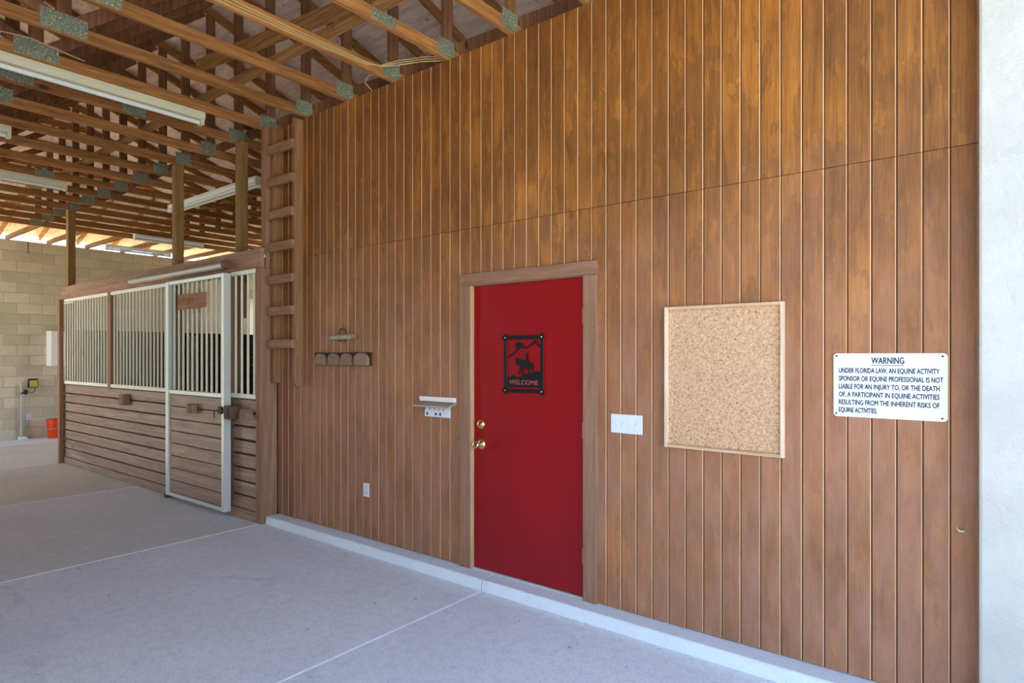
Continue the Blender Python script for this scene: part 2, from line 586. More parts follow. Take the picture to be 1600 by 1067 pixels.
# ---- floor: slabs cast between joints
floor = box('floor', 'dark_slot', -15.1, 1.6, -8.3, 3.9, -0.2, -0.006, kind='structure', label='concrete barn aisle floor cast in slabs')
JX = [-15.1, -13.95, -11.17, -8.39, -5.59, -2.812, 1.6]
for i in range(len(JX) - 1):
    g0 = 0.004 if i else 0.0
    box('floor_slab', ('slab_concrete', 'slab_tan', 'slab_tan', 'slab_dusty', 'slab_concrete', 'slab_concrete')[i], JX[i] + 0.007, JX[i + 1] - 0.007, -8.3, 3.9, -0.15, 0.0, floor, bevel=0.004)
    if i:
        box('joint_strip', 'joint_sealant', JX[i] - 0.0068, JX[i] + 0.002, -8.3, 3.9, -0.1, 0.0012, floor)

box('floor_apron_bounce', 'curb_concrete', 1.61, 9.0, -10.0, 4.0, -0.2, -0.012, kind='structure', label='unseen pale concrete apron added to bounce sunlight into the entrance')  # out of view, added as a sunlit bounce surface
# ---- concrete curb under the wooden wall
curb = thing('trim_1', (-2.9, -0.06, 0), kind='structure', label='pale concrete curb running under the wooden wall')
for a, b in ((-5.545, -2.82), (-2.812, 1.6)):
    poly = [(0.4, 0), (-0.142, 0), (-0.136, 0.066), (-0.126, 0.075), (0.4, 0.075)]
    MB().prism(poly, 'x', a, b).build('curb_piece', 'curb_concrete', curb, bevel=0.003)

# ---- wooden wall, boards picked out one by one
wallR = MB().box(XW, -3.06, 0.0095, 0.05, WZ0, WZ1).box(-2.03, 1.2, 0.0095, 0.05, WZ0, WZ1).box(-3.06, -2.03, 0.0095, 0.05, 2.13, WZ1) \
    .build('wall_right', 'shade_brown', kind='structure', label='tall brown wall of vertical grooved boards', origin=(-3, 0.03, WZ0))  # backing darkened to paint the shadow line in each groove
DX0, DX1, DZ1 = -3.105, -1.995, 2.16
proto = {}
def plank(x0, x1, z0, z1):
    key = (round(x1 - x0, 4), round(z1 - z0, 4))
    if key not in proto:
        c = 0.0016
        poly = [(x0, 0.0105), (x0, c), (x0 + c, 0.0), (x1 - 0.0005, 0.0), (x1 + 0.0042, 0.0026), (x1 + 0.0042, 0.0105)]
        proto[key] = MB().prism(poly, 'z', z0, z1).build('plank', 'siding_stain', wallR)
        me_ = proto[key].data
        me_.materials.append(MATS['lit_edge_wood'])
        for p_ in me_.polygons:                 # raw groove edge, painted paler where entrance light catches it
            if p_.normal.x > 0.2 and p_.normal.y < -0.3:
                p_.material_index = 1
        proto[key]['_p'] = [x0, z0]
        return
    s_ = proto[key]
    again(s_, (x0 - s_['_p'][0], 0, z0 - s_['_p'][1]), wallR)
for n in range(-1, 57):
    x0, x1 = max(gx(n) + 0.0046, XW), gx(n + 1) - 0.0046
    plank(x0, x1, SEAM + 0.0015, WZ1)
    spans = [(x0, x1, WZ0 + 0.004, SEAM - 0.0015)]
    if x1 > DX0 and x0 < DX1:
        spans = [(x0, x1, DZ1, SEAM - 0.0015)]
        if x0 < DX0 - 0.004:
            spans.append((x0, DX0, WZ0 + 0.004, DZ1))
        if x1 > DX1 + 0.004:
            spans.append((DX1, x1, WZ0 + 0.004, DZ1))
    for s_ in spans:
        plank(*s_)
for o in proto.values():
    del o['_p']

# ---- stucco pier in front of the right end of the wooden wall
MB().box(-0.088, 2.2, -0.12, 0.4, -0.05, 4.3).build('wall_outside', 'white_stucco', kind='structure', label='white stucco outer wall at the right edge', bevel=0.012, seg=2)

# ---- the tack room side wall behind the ladder and the back wall
box('wall_tack_room', 'stall_board', XW - 0.03, XW + 0.01, 0.05, YB, 0, WZ1, kind='structure', label='brown board wall closing the stall on the right')

# ---- block walls
def blocks(wall, along, fixed, a0, a1, z0, z1, off=0.0, skip=None):
    """face the block wall with blocks 0.40 x 0.20; along 'y' faces +X, along 'x' faces -Y"""
    cache = {}
    BL, BH, J = 0.406, 0.203, 0.011
    rows = int(round((z1 - z0) / BH))
    BH = (z1 - z0) / rows
    for r in range(rows):
        a = a0 + off - (0.203 if r % 2 else 0.0) - 0.406
        while a < a1:
            b0, b1 = max(a, a0), min(a + BL, a1)
            a += BL
            if b1 - b0 < 0.05:
                continue
            zz = z0 + r * BH
            if skip and skip(b0, b1, zz, zz + BH):
                continue
            key = round(b1 - b0, 3)
            if key not in cache:
                if along == 'y':
                    o = MB().box(fixed - 0.05, fixed + 0.004, b0 + J / 2, b1 - J / 2, zz + J / 2, zz + BH - J / 2)
                else:
                    o = MB().box(b0 + J / 2, b1 - J / 2, fixed - 0.004, fixed + 0.05, zz + J / 2, zz + BH - J / 2)
                cache[key] = (o.build('block', 'concrete_block', wall, bevel=0.003), b0, zz)
            else:
                s_, q0, qz = cache[key]
                d = (0, b0 - q0, zz - qz) if along == 'y' else (b0 - q0, 0, zz - qz)
                again(s_, d, wall)

wallE = box('wall_end', 'mortar', XE - 0.2, XE, -4.4, YB + 0.2, 0, 3.82, kind='structure', label='bare concrete block wall at the far end')
blocks(wallE, 'y', XE, -1.15, YB, 0.0, 3.82, off=0.1)
OPX0, OPX1, OPZ = -12.78, -11.35, 2.82
wallB = MB().box(XE - 0.2, OPX0, YB, YB + 0.2, 0, 3.82).box(OPX0, OPX1, YB, YB + 0.2, OPZ, 3.82).box(OPX1, 2.2, YB, YB + 0.2, 0, 3.82) \
    .build('wall_back', 'mortar', kind='structure', label='block wall behind the stall with a tall opening', origin=(-10, YB, 0))
blocks(wallB, 'x', YB, XE, -9.2, 1.8, 3.82, skip=lambda a, b, z0, z1: b > OPX0 + 0.02 and a < OPX1 - 0.02 and z1 < OPZ + 0.05)

box('trim_3', 'stall_board', XW, 2.2, YB + 0.02, YB + 0.06, 3.8, 4.24, kind='structure', label='frieze board added to block eave light behind the wooden wall')  # put in to stop light entering over the back wall
# ---- unseen wall added on the camera's side to darken the left of the aisle
wallL = box('wall_left_blocker', 'stall_board', -11.2, -1.4, -4.85, -4.7, 0, 5.0, kind='structure', label='unseen board wall added on the near side to hold back light')

# ---- unseen gable and header boards added to keep daylight out of the roof space
MB().prism([(-4.7, 3.78), (3.6, 3.78), (3.6, zr(0, 3.6) - 0.02), (RY, zr(0, RY) - 0.02), (-4.7, zr(0, -4.7) - 0.02)], 'x', 0.16, 0.20).build('wall_gable_blocker', 'stall_board', kind='structure', label='unseen board gable added to block light above the entrance')
box('wall_header_blocker', 'stall_board', -1.38, 0.15, -4.85, -4.75, 4.2, 5.0, kind='structure', label='unseen board header added to limit light from the open side')
# ---- roof deck
ceil = MB()
k = 0.018
def slab(m, pts):
    b = len(m.v)
    n = len(pts)
    m.v += [Vector(p) for p in pts] + [Vector(p) + Vector((0, 0, k)) for p in pts]
    m.f.append([b + i for i in range(n)])
    m.f.append([b + n + i for i in reversed(range(n))])
    for i in range(n):
        j = (i + 1) % n
        m.f.append([b + i, b + n + i, b + n + j, b + j])
ZR = Z0 + PITCH * (EYP - RY)
XR = EXH + (EYP - RY)
RX1 = 0.45  # unseen roof edge pulled back so more sky lights the floor
# plywood sheets 1.22 x 2.44 as separate pieces on each slope
EYC = -4.9                      # unseen near slope cut short to let in more sky light
roof = thing('ceiling', (-6, RY, 4.0), kind='structure', label='plywood roof deck above the trusses')
def sheet(pts):
    m = MB()
    slab(m, pts)
    m.build('plywood_sheet', 'roof_plywood', roof)
rows = 5
def slope_sheets(side):
    eY = EYP if side > 0 else EYN
    e0 = EYP if side > 0 else EYC
    nr = rows if side > 0 else 3
    for r in range(nr):
        ya = e0 + (RY - e0) * r / nr
        yb = e0 + (RY - e0) * (r + 1) / nr
        g = 0.004 * (-1 if side > 0 else 1)
        za, zb = zr(0, ya), zr(0, yb)
        xa_h, xb_h = EXH + abs(eY - ya), EXH + abs(eY - yb)
        x = RX1
        step = 2.44
        x -= (r % 2) * 1.22
        edges = [RX1] + ([x] if r % 2 else [])
        while x - step > xb_h + 0.3:
            x -= step
            edges.append(x)
        for i in range(len(edges)):
            r1 = edges[i] - 0.003
            if i + 1 < len(edges):
                l = edges[i + 1] + 0.003
                sheet([(l, ya + g, za), (r1, ya + g, za), (r1, yb, zb), (l, yb, zb)])
            else:
                sheet([(xa_h, ya + g, za), (r1, ya + g, za), (r1, yb, zb), (xb_h, yb, zb)])
slope_sheets(1)
slope_sheets(-1)
for r in range(rows):
    xa = EXH + (XR - EXH) * r / rows
    xb = EXH + (XR - EXH) * (r + 1) / rows
    da, db = xa - EXH, xb - EXH
    na, nb_ = max(EYN + da, EYC), max(EYN + db, EYC)
    sheet([(xa, EYP - da, zr(xa, RY)), (xa, na, zr(xa, RY)), (xb, nb_, zr(xb, RY)), (xb, EYP - db, zr(xb, RY))])
sh = MB()
k = 0.03
UP = Vector((0, 0, 0.022))
for pts in ([(EXH, EYP, Z0), (RX1, EYP, Z0), (RX1, RY, ZR), (XR, RY, ZR)], [(EXH + EYC - EYN, EYC, zr(0, EYC)), (RX1, EYC, zr(0, EYC)), (RX1, RY, ZR), (XR, RY, ZR)], [(EXH, EYP, Z0), (EXH, EYC, Z0), (EXH + EYC - EYN, EYC, zr(0, EYC)), (XR, RY, ZR)]):
    slab(sh, [Vector(p) + UP for p in pts])
sh.build('roof_shingles', 'shingle', roof)

# ================================================================== ROOF TRUSSES
CH, CT = 0.089, 0.038
ORD = ['first', 'second', 'third', 'fourth', 'fifth', 'sixth', 'seventh', 'eighth', 'ninth', 'tenth', 'eleventh', 'twelfth', 'thirteenth', 'fourteenth', 'fifteenth', 'sixteenth', 'seventeenth', 'eighteenth', 'nineteenth', 'twentieth', 'twenty-first', 'twenty-second']
TX = [-2.67 - 0.605 * i for i in range(-3, 18)]
BZ = WZ1                                       # underside of bottom chords
for idx, X in enumerate(reversed(TX)):
    t = thing('roof_truss', (X, RY, BZ), 'pine roof truss with grey nail plates, %s from the far block wall' % ORD[idx], 'roof truss', 'roof trusses over the aisle and stalls')
    x0, x1 = X - CT / 2, X + CT / 2
    m = MB().box(x0, x1, EYC + 0.1, EYP - 0.2, BZ, BZ + CH)
    m.build('bottom_chord', 'truss_pine', t, bevel=0.003)
    # top chord runs
    def zt(y): return zr(X, y) - 0.004
    flat = Z0 + PITCH * (X - EXH)
    ys = [EYC, RY, EYP]
    if flat < ZR - 0.02:
        d = (flat - Z0) / PITCH
        ys = [EYC] + ([EYN + d] if EYN + d > EYC + 0.1 else []) + [EYP - d, EYP]
    for a, b in zip(ys[:-1], ys[1:]):
        poly = [(a, zt(a)), (b, zt(b)), (b, zt(b) - CH * 1.05), (a, zt(a) - CH * 1.05)]
        MB().prism(poly, 'x', x0, x1).build('top_chord', 'truss_pine', t)
    def web(p, q, name='web'):
        MB().bar((X, p[0], p[1]), (X, q[0], q[1]), CT, CH, up=(0, 1, 0) if abs(p[0] - q[0]) < 0.01 else (0, 0, 1)).build(name, 'truss_pine_z', t, bevel=0.002)
    zb = BZ + CH
    web((RY, zb), (RY, zt(RY) - CH))
    web((0.0, zb), (0.0, zt(0) - CH))
    web((-3.8, zb), (-3.8, zt(-3.8) - CH))
    web((RY + 0.09, zb + 0.02), (-0.09, zt(-0.1) - CH - 0.03))
    web((RY - 0.09, zb + 0.02), (-4.55, zt(-4.55) - CH - 0.02))
    ytop = 1.5
    web((0.09, zb + 0.02), (ytop, zt(ytop) - CH - 0.03))
    web((2.2, zb), (2.2, zt(2.2) - CH))
    for yy, wd, hh in ((RY, 0.28, 0.13), (-0.03, 0.17, 0.13), (-3.8, 0.2, 0.13)):
        MB().box(x1, x1 + 0.003, yy - wd / 2, yy + wd / 2, BZ + 0.012, BZ + 0.012 + hh).build('nail_plate', 'truss_plate', t)
    if idx % 5 == 1:
        yy = -0.62 - 0.13 * (idx % 4)
        MB().box(x1, x1 + 0.003, yy - 0.1, yy + 0.1, BZ + 0.006, BZ + 0.084).build('nail_plate', 'truss_plate', t)

# lateral braces along the row
for i, (yy, wd, x0, x1, z) in enumerate(((-0.66, 0.089, -12.9, -0.9, BZ + CH), (1.4, 0.089, -12.9, -0.9, BZ + CH))):
    box('lateral_brace', 'brace_pine', x0, x1, yy - wd / 2, yy + wd / 2, z, z + CT, None, 0.003,
        label=('pine brace lying across the truss chords in front of the wooden wall', 'pine brace lying across the truss chords above the stalls')[i], cat='brace')
MB().bar((-1.2, -0.15, 4.2), (-6.9, -0.15, 4.75), 0.03, 0.14).build('diagonal_brace', 'brace_pine', label='wide sloping plank nailed along the trusses above the wall', cat='brace')
# jack framing of the hip end
jy = -2.6
j = 0
while jy < 4.0:
    d = min(2.6, EYP - jy - 0.1)
    xa, xb = EXH + 0.05, -12.96
    lab = 'bright jack rafter pair over the far block wall, %s counted from the left' % ORD[j]
    t = thing('jack_rafter', (XE, jy, 3.82), lab, 'rafter', 'jack rafters of the hip end')
    xe = min(xb, EXH + (EYP - jy) - 0.05)
    poly = [(xa, zr(xa, RY) - 0.004), (xe, zr(xe, RY) - 0.004), (xe, zr(xe, RY) - 0.095), (xa, zr(xa, RY) - 0.095)]
    MB().prism(poly, 'y', jy - 0.019, jy + 0.019).build('rafter', 'brace_pine', t)
    box('ceiling_tie', 'brace_pine', XE - 0.15, xb, jy - 0.019, jy + 0.019, 3.822, 3.905, t)
    jy += 0.66
    j += 1

# ================================================================== RED DOOR AND CASING
dx0, dx1, dz0, dz1 = -3.015, -2.082, 0.088, 2.106
door = box('door_1', 'red_paint', dx0, dx1, 0.012, 0.056, dz0, dz1, None, 0.002, kind='structure', label='red painted door with brass knob')
for z in (1.86, 1.138, 0.348):
    MB().tube([(dx1 - 0.0045, 0.005, z - 0.05), (dx1 - 0.0045, 0.005, z + 0.05)], 0.0068, 10).build('hinge', 'hinge_steel', door, smooth=True)
bolt = MB().lathe((-2.945, 0.012, 1.118), [(0.033, 0), (0.033, 0.008), (0.026, 0.016), (0.017, 0.018), (0.017, 0.026), (0.012, 0.028)], 24, '-y').build('deadbolt', 'brass', door, smooth=True)
box('keyhole', 'dark_slot', -2.9465, -2.9435, -0.0165, -0.0158, 1.112, 1.124, bolt)
knob = MB().lathe((-2.945, 0.012, 0.976), [(0.036, 0), (0.036, 0.004), (0.028, 0.012), (0.013, 0.016), (0.012, 0.034), (0.02, 0.042), (0.027, 0.052), (0.0275, 0.062), (0.022, 0.07), (0.01, 0.073)], 28, '-y').build('door_knob', 'brass', door, smooth=True)
box('keyhole', 'dark_slot', -2.9465, -2.9435, -0.0617, -0.061, 0.97, 0.982, knob)

trim2 = thing('trim_2', (-2.55, 0, WZ0), kind='structure', label='brown wooden casing around the red door')
box('casing', 'casing_wood', -3.122, -3.026, -0.022, 0.004, 0.076, 2.112, trim2, 0.002)
box('casing', 'casing_wood', -2.072, -1.98, -0.022, 0.004, 0.066, 2.112, trim2, 0.002)
box('casing', 'casing_wood_x', -3.122, -1.98, -0.022, 0.004, 2.113, 2.198, trim2, 0.002)
box('jamb', 'lit_edge_wood', -3.034, -3.0185, -0.018, 0.07, 0.076, 2.112, trim2, 0.001)  # paler than the other jambs: light on its right-facing edge painted in
box('jamb', 'casing_wood', -2.0785, -2.066, -0.018, 0.07, 0.076, 2.112, trim2, 0.001)
box('jamb', 'casing_wood_x', -3.0185, -2.0785, 0.0, 0.07, 2.108, 2.12, trim2, 0.001)
box('threshold', 'galvanized_frame', -3.0185, -2.0785, -0.004, 0.07, 0.075, 0.086, trim2, 0.002)

# ================================================================== WELCOME PLAQUE
PX0, PX1, PZT, PZB, PY = -2.719, -2.409, 1.733, 1.370, 0.0105
plaque = thing('welcome_plaque', ((PX0 + PX1) / 2, PY, PZB), 'black metal cutout plaque reading WELCOME hung on the red door', 'plaque')
def pq(x, y):
    u = (x - 172) / 468.0
    yt, yb = 230 - 8 * u, 900 + 30 * u
    v = (y - yt) / (yb - yt)
    return (PX0 + (PX1 - PX0) * u, PZT + (PZB - PZT) * v)
def cut(name, pts, y0=PY - 0.004, y1=PY - 0.0005, mat='black_metal', conv=True):
    return MB().prism([pq(*p) for p in pts] if conv else pts, 'y', y0, y1).build(name, mat, plaque)
hw = 0.0125
for xx in (PX0, PX1):
    box('frame_bar', 'black_metal', xx - hw, xx + hw, PY - 0.006, PY - 0.0005, PZB - 0.026, PZT + 0.026, plaque, 0.002)
for zz in (PZT, PZB):
    fb = box('frame_bar', 'black_metal', PX0 - 0.026, PX1 + 0.026, PY - 0.0095, PY - 0.0062, zz - hw, zz + hw, plaque, 0.0015)
    for xx in (PX0, PX1):
        MB().lathe((xx, PY - 0.0095, zz), [(0.0042, 0), (0.0042, 0.0015), (0.002, 0.003)], 10, '-y').build('rivet', 'hinge_steel', fb, smooth=True)
cut('hill', [(172, 750), (200, 742), (240, 730), (262, 705), (290, 715), (320, 735), (370, 728), (420, 705), (470, 692), (520, 682), (560, 665), (590, 668), (640, 655), (640, 880), (172, 858)])
cut('horse_and_rider', [(303, 505), (318, 492), (345, 495), (372, 508), (398, 512), (425, 520), (438, 505), (436, 470), (438, 432), (449, 414), (462, 424), (462, 452), (466, 490), (468, 530), (492, 545), (522, 556), (538, 600), (536, 662), (522, 664), (518, 622), (500, 620), (486, 652), (484, 698), (466, 704), (472, 660), (458, 628), (415, 630), (406, 652), (404, 722), (388, 724), (390, 640), (372, 650), (358, 696), (342, 696), (352, 640), (366, 604), (350, 584), (318, 582), (306, 556), (312, 530)])
cut('cloud', [(296, 330), (304, 300), (328, 286), (352, 300), (372, 292), (392, 305), (406, 335), (430, 352), (455, 362), (452, 375), (420, 376), (390, 362), (360, 370), (345, 386), (325, 372), (304, 352)])
cut('ridge_line', [(182, 482), (230, 455), (290, 405), (335, 366), (345, 378), (300, 420), (238, 470), (182, 500)])
cut('ridge_line', [(430, 356), (480, 330), (515, 300), (530, 276), (552, 266), (575, 278), (600, 310), (632, 345), (632, 362), (600, 355), (582, 322), (560, 298), (540, 304), (522, 322), (485, 345), (440, 374)])
lx0, lz = pq(222, 822)[0], pq(222, 822)[1]
lx1 = pq(590, 840)[0]
put_text('lettering', 'plaque_letter', plaque, 'WELCOME', lx0, PY - 0.0045, lz, lx1 - lx0, 0.031, 0.0)

# ================================================================== WARNING SIGN
sx0, sx1, sz0, sz1 = -0.657, -0.2, 1.317, 1.621
sg = thing('warning_sign', ((sx0 + sx1) / 2, 0, sz0), 'white WARNING sign about equine activity law on the wooden wall', 'sign')
SW, SH = sx1 - sx0, sz1 - sz0
rr = 0.016
poly = []
for cx_, cz_, a0 in ((sx1 - rr, sz1 - rr, 0), (sx0 + rr, sz1 - rr, 90), (sx0 + rr, sz0 + rr, 180), (sx1 - rr, sz0 + rr, 270)):
    for i in range(7):
        a = math.radians(a0 + 15 * i)
        poly.append((cx_ + rr * math.cos(a), cz_ + rr * math.sin(a)))
MB().prism(poly, 'y', -0.006, -0.0005).build('sign_plate', 'sign_white', sg)
TY = -0.0066
put_text('lettering', 'letter_ink', sg, 'WARNING', sx0 + 0.352 * SW, TY, sz1 - 0.158 * SH, 0.286 * SW, 0.1 * SH, 0.0, 0.0017)
box('underline', 'letter_ink', sx0 + 0.352 * SW, sx0 + 0.64 * SW, TY - 0.0003, TY + 0.0004, sz1 - 0.19 * SH, sz1 - 0.181 * SH, sg)
for body, wd, vb in (('UNDER FLORIDA LAW, AN EQUINE ACTIVITY', 0.885, 0.305), ('SPONSOR OR EQUINE PROFESSIONAL IS NOT', 0.915, 0.432), ('LIABLE FOR AN INJURY TO, OR THE DEATH', 0.887, 0.557),
                     ('OF, A PARTICIPANT IN EQUINE ACTIVITIES', 0.885, 0.682), ('RESULTING FROM THE INHERENT RISKS OF', 0.885, 0.806), ('EQUINE ACTIVITIES.', 0.357, 0.928)):
    put_text('lettering', 'letter_ink', sg, body, sx0 + 0.05 * SW, TY, sz1 - vb * SH, (wd - 0.003) * SW, 0.079 * SH, 0.0, 0.0014)
for xx, zz in ((sx0 + 0.013, sz1 - 0.012), (sx1 - 0.018, sz1 - 0.014), (sx0 + 0.012, sz0 + 0.014), (sx1 - 0.02, sz0 + 0.014)):
    MB().lathe((xx, -0.006, zz), [(0.0045, 0), (0.0045, 0.0012), (0.003, 0.002)], 12, '-y').build('screw', 'dark_iron', sg, smooth=True)

# ================================================================== CORK BOARD
cx0, cx1, cz0, cz1 = -1.528, -0.882, 1.090, 1.886
cb = thing('cork_board', ((cx0 + cx1) / 2, 0, cz0), 'empty cork notice board in a thin pine frame', 'notice board')
box('cork_panel', 'cork', cx0 + 0.006, cx1 - 0.006, -0.010, -0.001, cz0 + 0.006, cz1 - 0.006, cb)
fw = 0.017
box('frame_side', 'frame_pine', cx0, cx0 + fw, -0.03, -0.001, cz0, cz1, cb, 0.0015)
box('frame_side', 'frame_pine', cx1 - fw, cx1, -0.03, -0.001, cz0, cz1, cb, 0.0015)
box('frame_rail', 'frame_pine_x', cx0 + fw, cx1 - fw, -0.028, -0.001, cz1 - fw, cz1, cb, 0.0015)
box('frame_rail', 'frame_pine_x', cx0 + fw, cx1 - fw, -0.028, -0.001, cz0, cz0 + fw, cb, 0.0015)

# ================================================================== SWITCH PLATE AND OUTLETS
sp = thing('light_switch', (-1.781, 0, 1.143), 'white four-gang switch plate between red door and cork board', 'light switch')
plate = box('cover_plate', 'white_plastic', -1.886, -1.676, -0.007, -0.0005, 1.143, 1.257, sp, 0.003)
for i in range(4):
    xx = -1.849 + i * 0.046
    box('toggle_slot', 'socket_grey', xx - 0.006, xx + 0.006, -0.0076, -0.0066, 1.188, 1.212, sp)
    up = 1 if i % 2 == 0 else -1
    MB().prism([(-0.007, 1.195), (-0.007, 1.205), (-0.019, 1.2 + up * 0.012 + 0.003), (-0.019, 1.2 + up * 0.012 - 0.003)], 'x', xx - 0.0035, xx + 0.0035).build('toggle', 'white_plastic', sp)
    for zz in (1.17, 1.23):
        MB().lathe((xx, -0.007, zz), [(0.003, 0), (0.0025, 0.001)], 10, '-y').build('screw', 'socket_grey', sp)

def outlet(label, loc, axis):
    t = thing('electrical_outlet', loc, label, 'outlet')
    x, y, z = loc
    def bx(name, mat, u0, u1, d0, d1, z0, z1, p, bev=0.0):
        if axis == 'y':
            return box(name, mat, x + u0, x + u1, y - d1, y - d0, z + z0, z + z1, p, bev)
        return box(name, mat, x + d0, x + d1, y + u0, y + u1, z + z0, z + z1, p, bev)
    bx('cover_plate', 'white_plastic', -0.037, 0.037, 0.0005, 0.006, 0, 0.115, t, 0.002)
    for zz in (0.02, 0.067):
        s_ = bx('socket', 'socket_grey', -0.017, 0.017, 0.006, 0.0075, zz, zz + 0.03, t, 0.0006)
        for uu in (-0.0075, 0.0075):
            bx('slot', 'dark_slot', uu - 0.0015, uu + 0.0015, 0.0075, 0.0079, zz + 0.014, zz + 0.023, s_)
    return t
outlet('white wall outlet low on the wooden wall', (-4.211, 0, 0.424), 'y')
outlet('small white outlet on the block wall beside the grey pipe', (XE + 0.006, 0.352, 0.36), 'x')

# ================================================================== SADDLE RACK, HORSESHOE PLAQUE
rk = thing('saddle_rack', (-4.5, 0, 1.525), 'brown wooden saddle rack of four arched blocks on the wall', 'rack')
box('back_board', 'shade_brown', -4.93, -4.14, -0.015, -0.0005, 1.524, 1.636, rk, 0.002)  # dark tone paints the shade in the gaps between the blocks
for a, b, hh in ((-4.877, -4.750, 0.100), (-4.692, -4.556, 0.102), (-4.511, -4.375, 0.102), (-4.322, -4.155, 0.106)):
    cxm, r_ = (a + b) / 2, (b - a) / 2
    pts = [(a, 1.527), (b, 1.527)]
    zs = 1.527 + hh - min(r_, 0.062)
    for i in range(13):
        an = math.pi * i / 12
        pts.append((cxm + r_ * math.cos(an), zs + min(r_, 0.062) * math.sin(an)))
    MB().prism(pts, 'y', -0.05, -0.0155).build('arched_block', 'saddle_wood', rk)

hs = thing('horseshoe_plaque', (-4.53, 0, 1.73), 'weathered plaque with pale lettering over a rusty horseshoe', 'plaque')
arc = []
for i in range(25):
    a = math.radians(-55 + 290 * i / 24)
    arc.append((-4.53 + 0.052 * math.cos(a), -0.008, 1.782 + 0.062 * math.sin(a)))
MB().tube(arc, 0.0075, 8).build('horseshoe', 'rust_iron', hs, smooth=True)
poly = [(-4.70, 1.752), (-4.69, 1.742), (-4.55, 1.748), (-4.36, 1.752), (-4.345, 1.762), (-4.352, 1.790), (-4.37, 1.797), (-4.5, 1.792), (-4.68, 1.782), (-4.715, 1.775)]
MB().prism(poly, 'y', -0.028, -0.016).build('plaque_board', 'weathered_paint', hs)
put_text('lettering', 'worn_letter', hs, 'VINE TOWNS', -4.675, -0.0285, 1.755, 0.285, 0.026, 0.01)

# ================================================================== SHELF AND KEY BOARD
sf = thing('wall_shelf', (-3.32, 0, 1.235), 'small wooden shelf with pale back strip left of the red door', 'shelf')
box('back_strip', 'cabinet_white', -3.556, -3.178, -0.016, -0.0005, 1.262, 1.297, sf, 0.0015)
MB().prism([(-0.0005, 1.2605), (-0.088, 1.236), (-0.088, 1.222), (-0.0005, 1.2465)], 'x', -3.552, -3.178).build('shelf_board', 'shelf_wood', sf, 0.0012)
kb = thing('key_board', (-3.37, 0, 1.145), 'white key board with small hooks under the wall shelf', 'key rack')
box('board', 'white_plastic', -3.504, -3.236, -0.010, -0.0005, 1.145, 1.242, kb, 0.0015)
for i in range(5):
    xx = -3.475 + i * 0.049
    zz = 1.224
    MB().tube([(xx, -0.008, zz), (xx, -0.024, zz + 0.002), (xx, -0.032, zz - 0.008), (xx, -0.028, zz - 0.02), (xx, -0.036, zz - 0.024)], 0.0022, 6).build('hook', 'dark_iron', kb, smooth=True)
for xx in (-3.475, -3.382, -3.336):
    box('black_tag', 'dark_slot', xx - 0.0085, xx + 0.0085, -0.0115, -0.0098, 1.156, 1.178, kb)

# ---- small loose hook near the stucco corner
hk = MB().tube([(-0.168, -0.004, 0.858), (-0.166, -0.014, 0.853), (-0.158, -0.022, 0.848), (-0.146, -0.022, 0.846), (-0.138, -0.014, 0.85)], [0.003, 0.004, 0.005, 0.0045, 0.002], 8) \
    .build('wall_hook', 'porcelain', smooth=True, label='small pale hook near the stucco corner', cat='hook')

# ================================================================== STALL FRONT
def bars(parent, xs, z0, z1, y, r=0.0125):
    first = None
    for x in xs:
        if first is None:
            first = MB().tube([(x, y, z0), (x, y, z1)], r, 12, cap=False).build('grille_bar', 'cream_metal', parent, smooth=True)
            fx = x
        else:
            again(first, (x - fx, 0, 0), parent)
def lin(a, b, n): return [a + (b - a) * i / (n - 1) for i in range(n)]
def boards(parent, x0, x1, z0, z1, n, y0, y1, mat='stall_board', gap=0.015):
    p = (z1 - z0) / n
    for i in range(n):
        box('board', mat, x0, x1, y0, y1, z0 + i * p + gap / 2, z0 + (i + 1) * p - gap / 2, parent, 0.005)

fr = thing('stall_grille_wall', (-9.3, YS, 0), 'long horse stall front with cream bars above weathered boards', 'stall front')
box('backing', 'dark_backing', -11.17, -7.47, YS + 0.03, YS + 0.045, 0.0, 1.19, fr)
boards(fr, -11.17, -7.47, 0.095, 1.185, 8, YS - 0.0, YS + 0.035)
box('sill_board', 'stall_board', -11.17, -7.47, YS - 0.015, YS + 0.035, 0.002, 0.098, fr, 0.006)
for a, b in ((-11.12, -9.36), (-9.25, -7.47)):
    box('grille_channel', 'white_channel', a, b, YS - 0.012, YS + 0.026, 1.188, 1.232, fr, 0.003)
    box('grille_channel', 'white_channel', a, b, YS - 0.012, YS + 0.026, 2.404, 2.448, fr, 0.003)
bars(fr, lin(-11.04, -9.42, 17), 1.225, 2.41, YS + 0.008)
bars(fr, lin(-9.17, -7.56, 17), 1.225, 2.41, YS + 0.008)
box('mullion', 'stall_post', -9.355, -9.255, YS - 0.012, YS + 0.06, 1.17, 2.45, fr, 0.004)
box('stop_block', 'stall_post', -8.76, -8.65, YS - 0.09, YS - 0.001, 0.985, 1.12, fr, 0.006)
box('latch_bar', 'cream_metal', -11.0, -10.58, YS - 0.03, YS - 0.013, 2.372, 2.392, fr, 0.003)

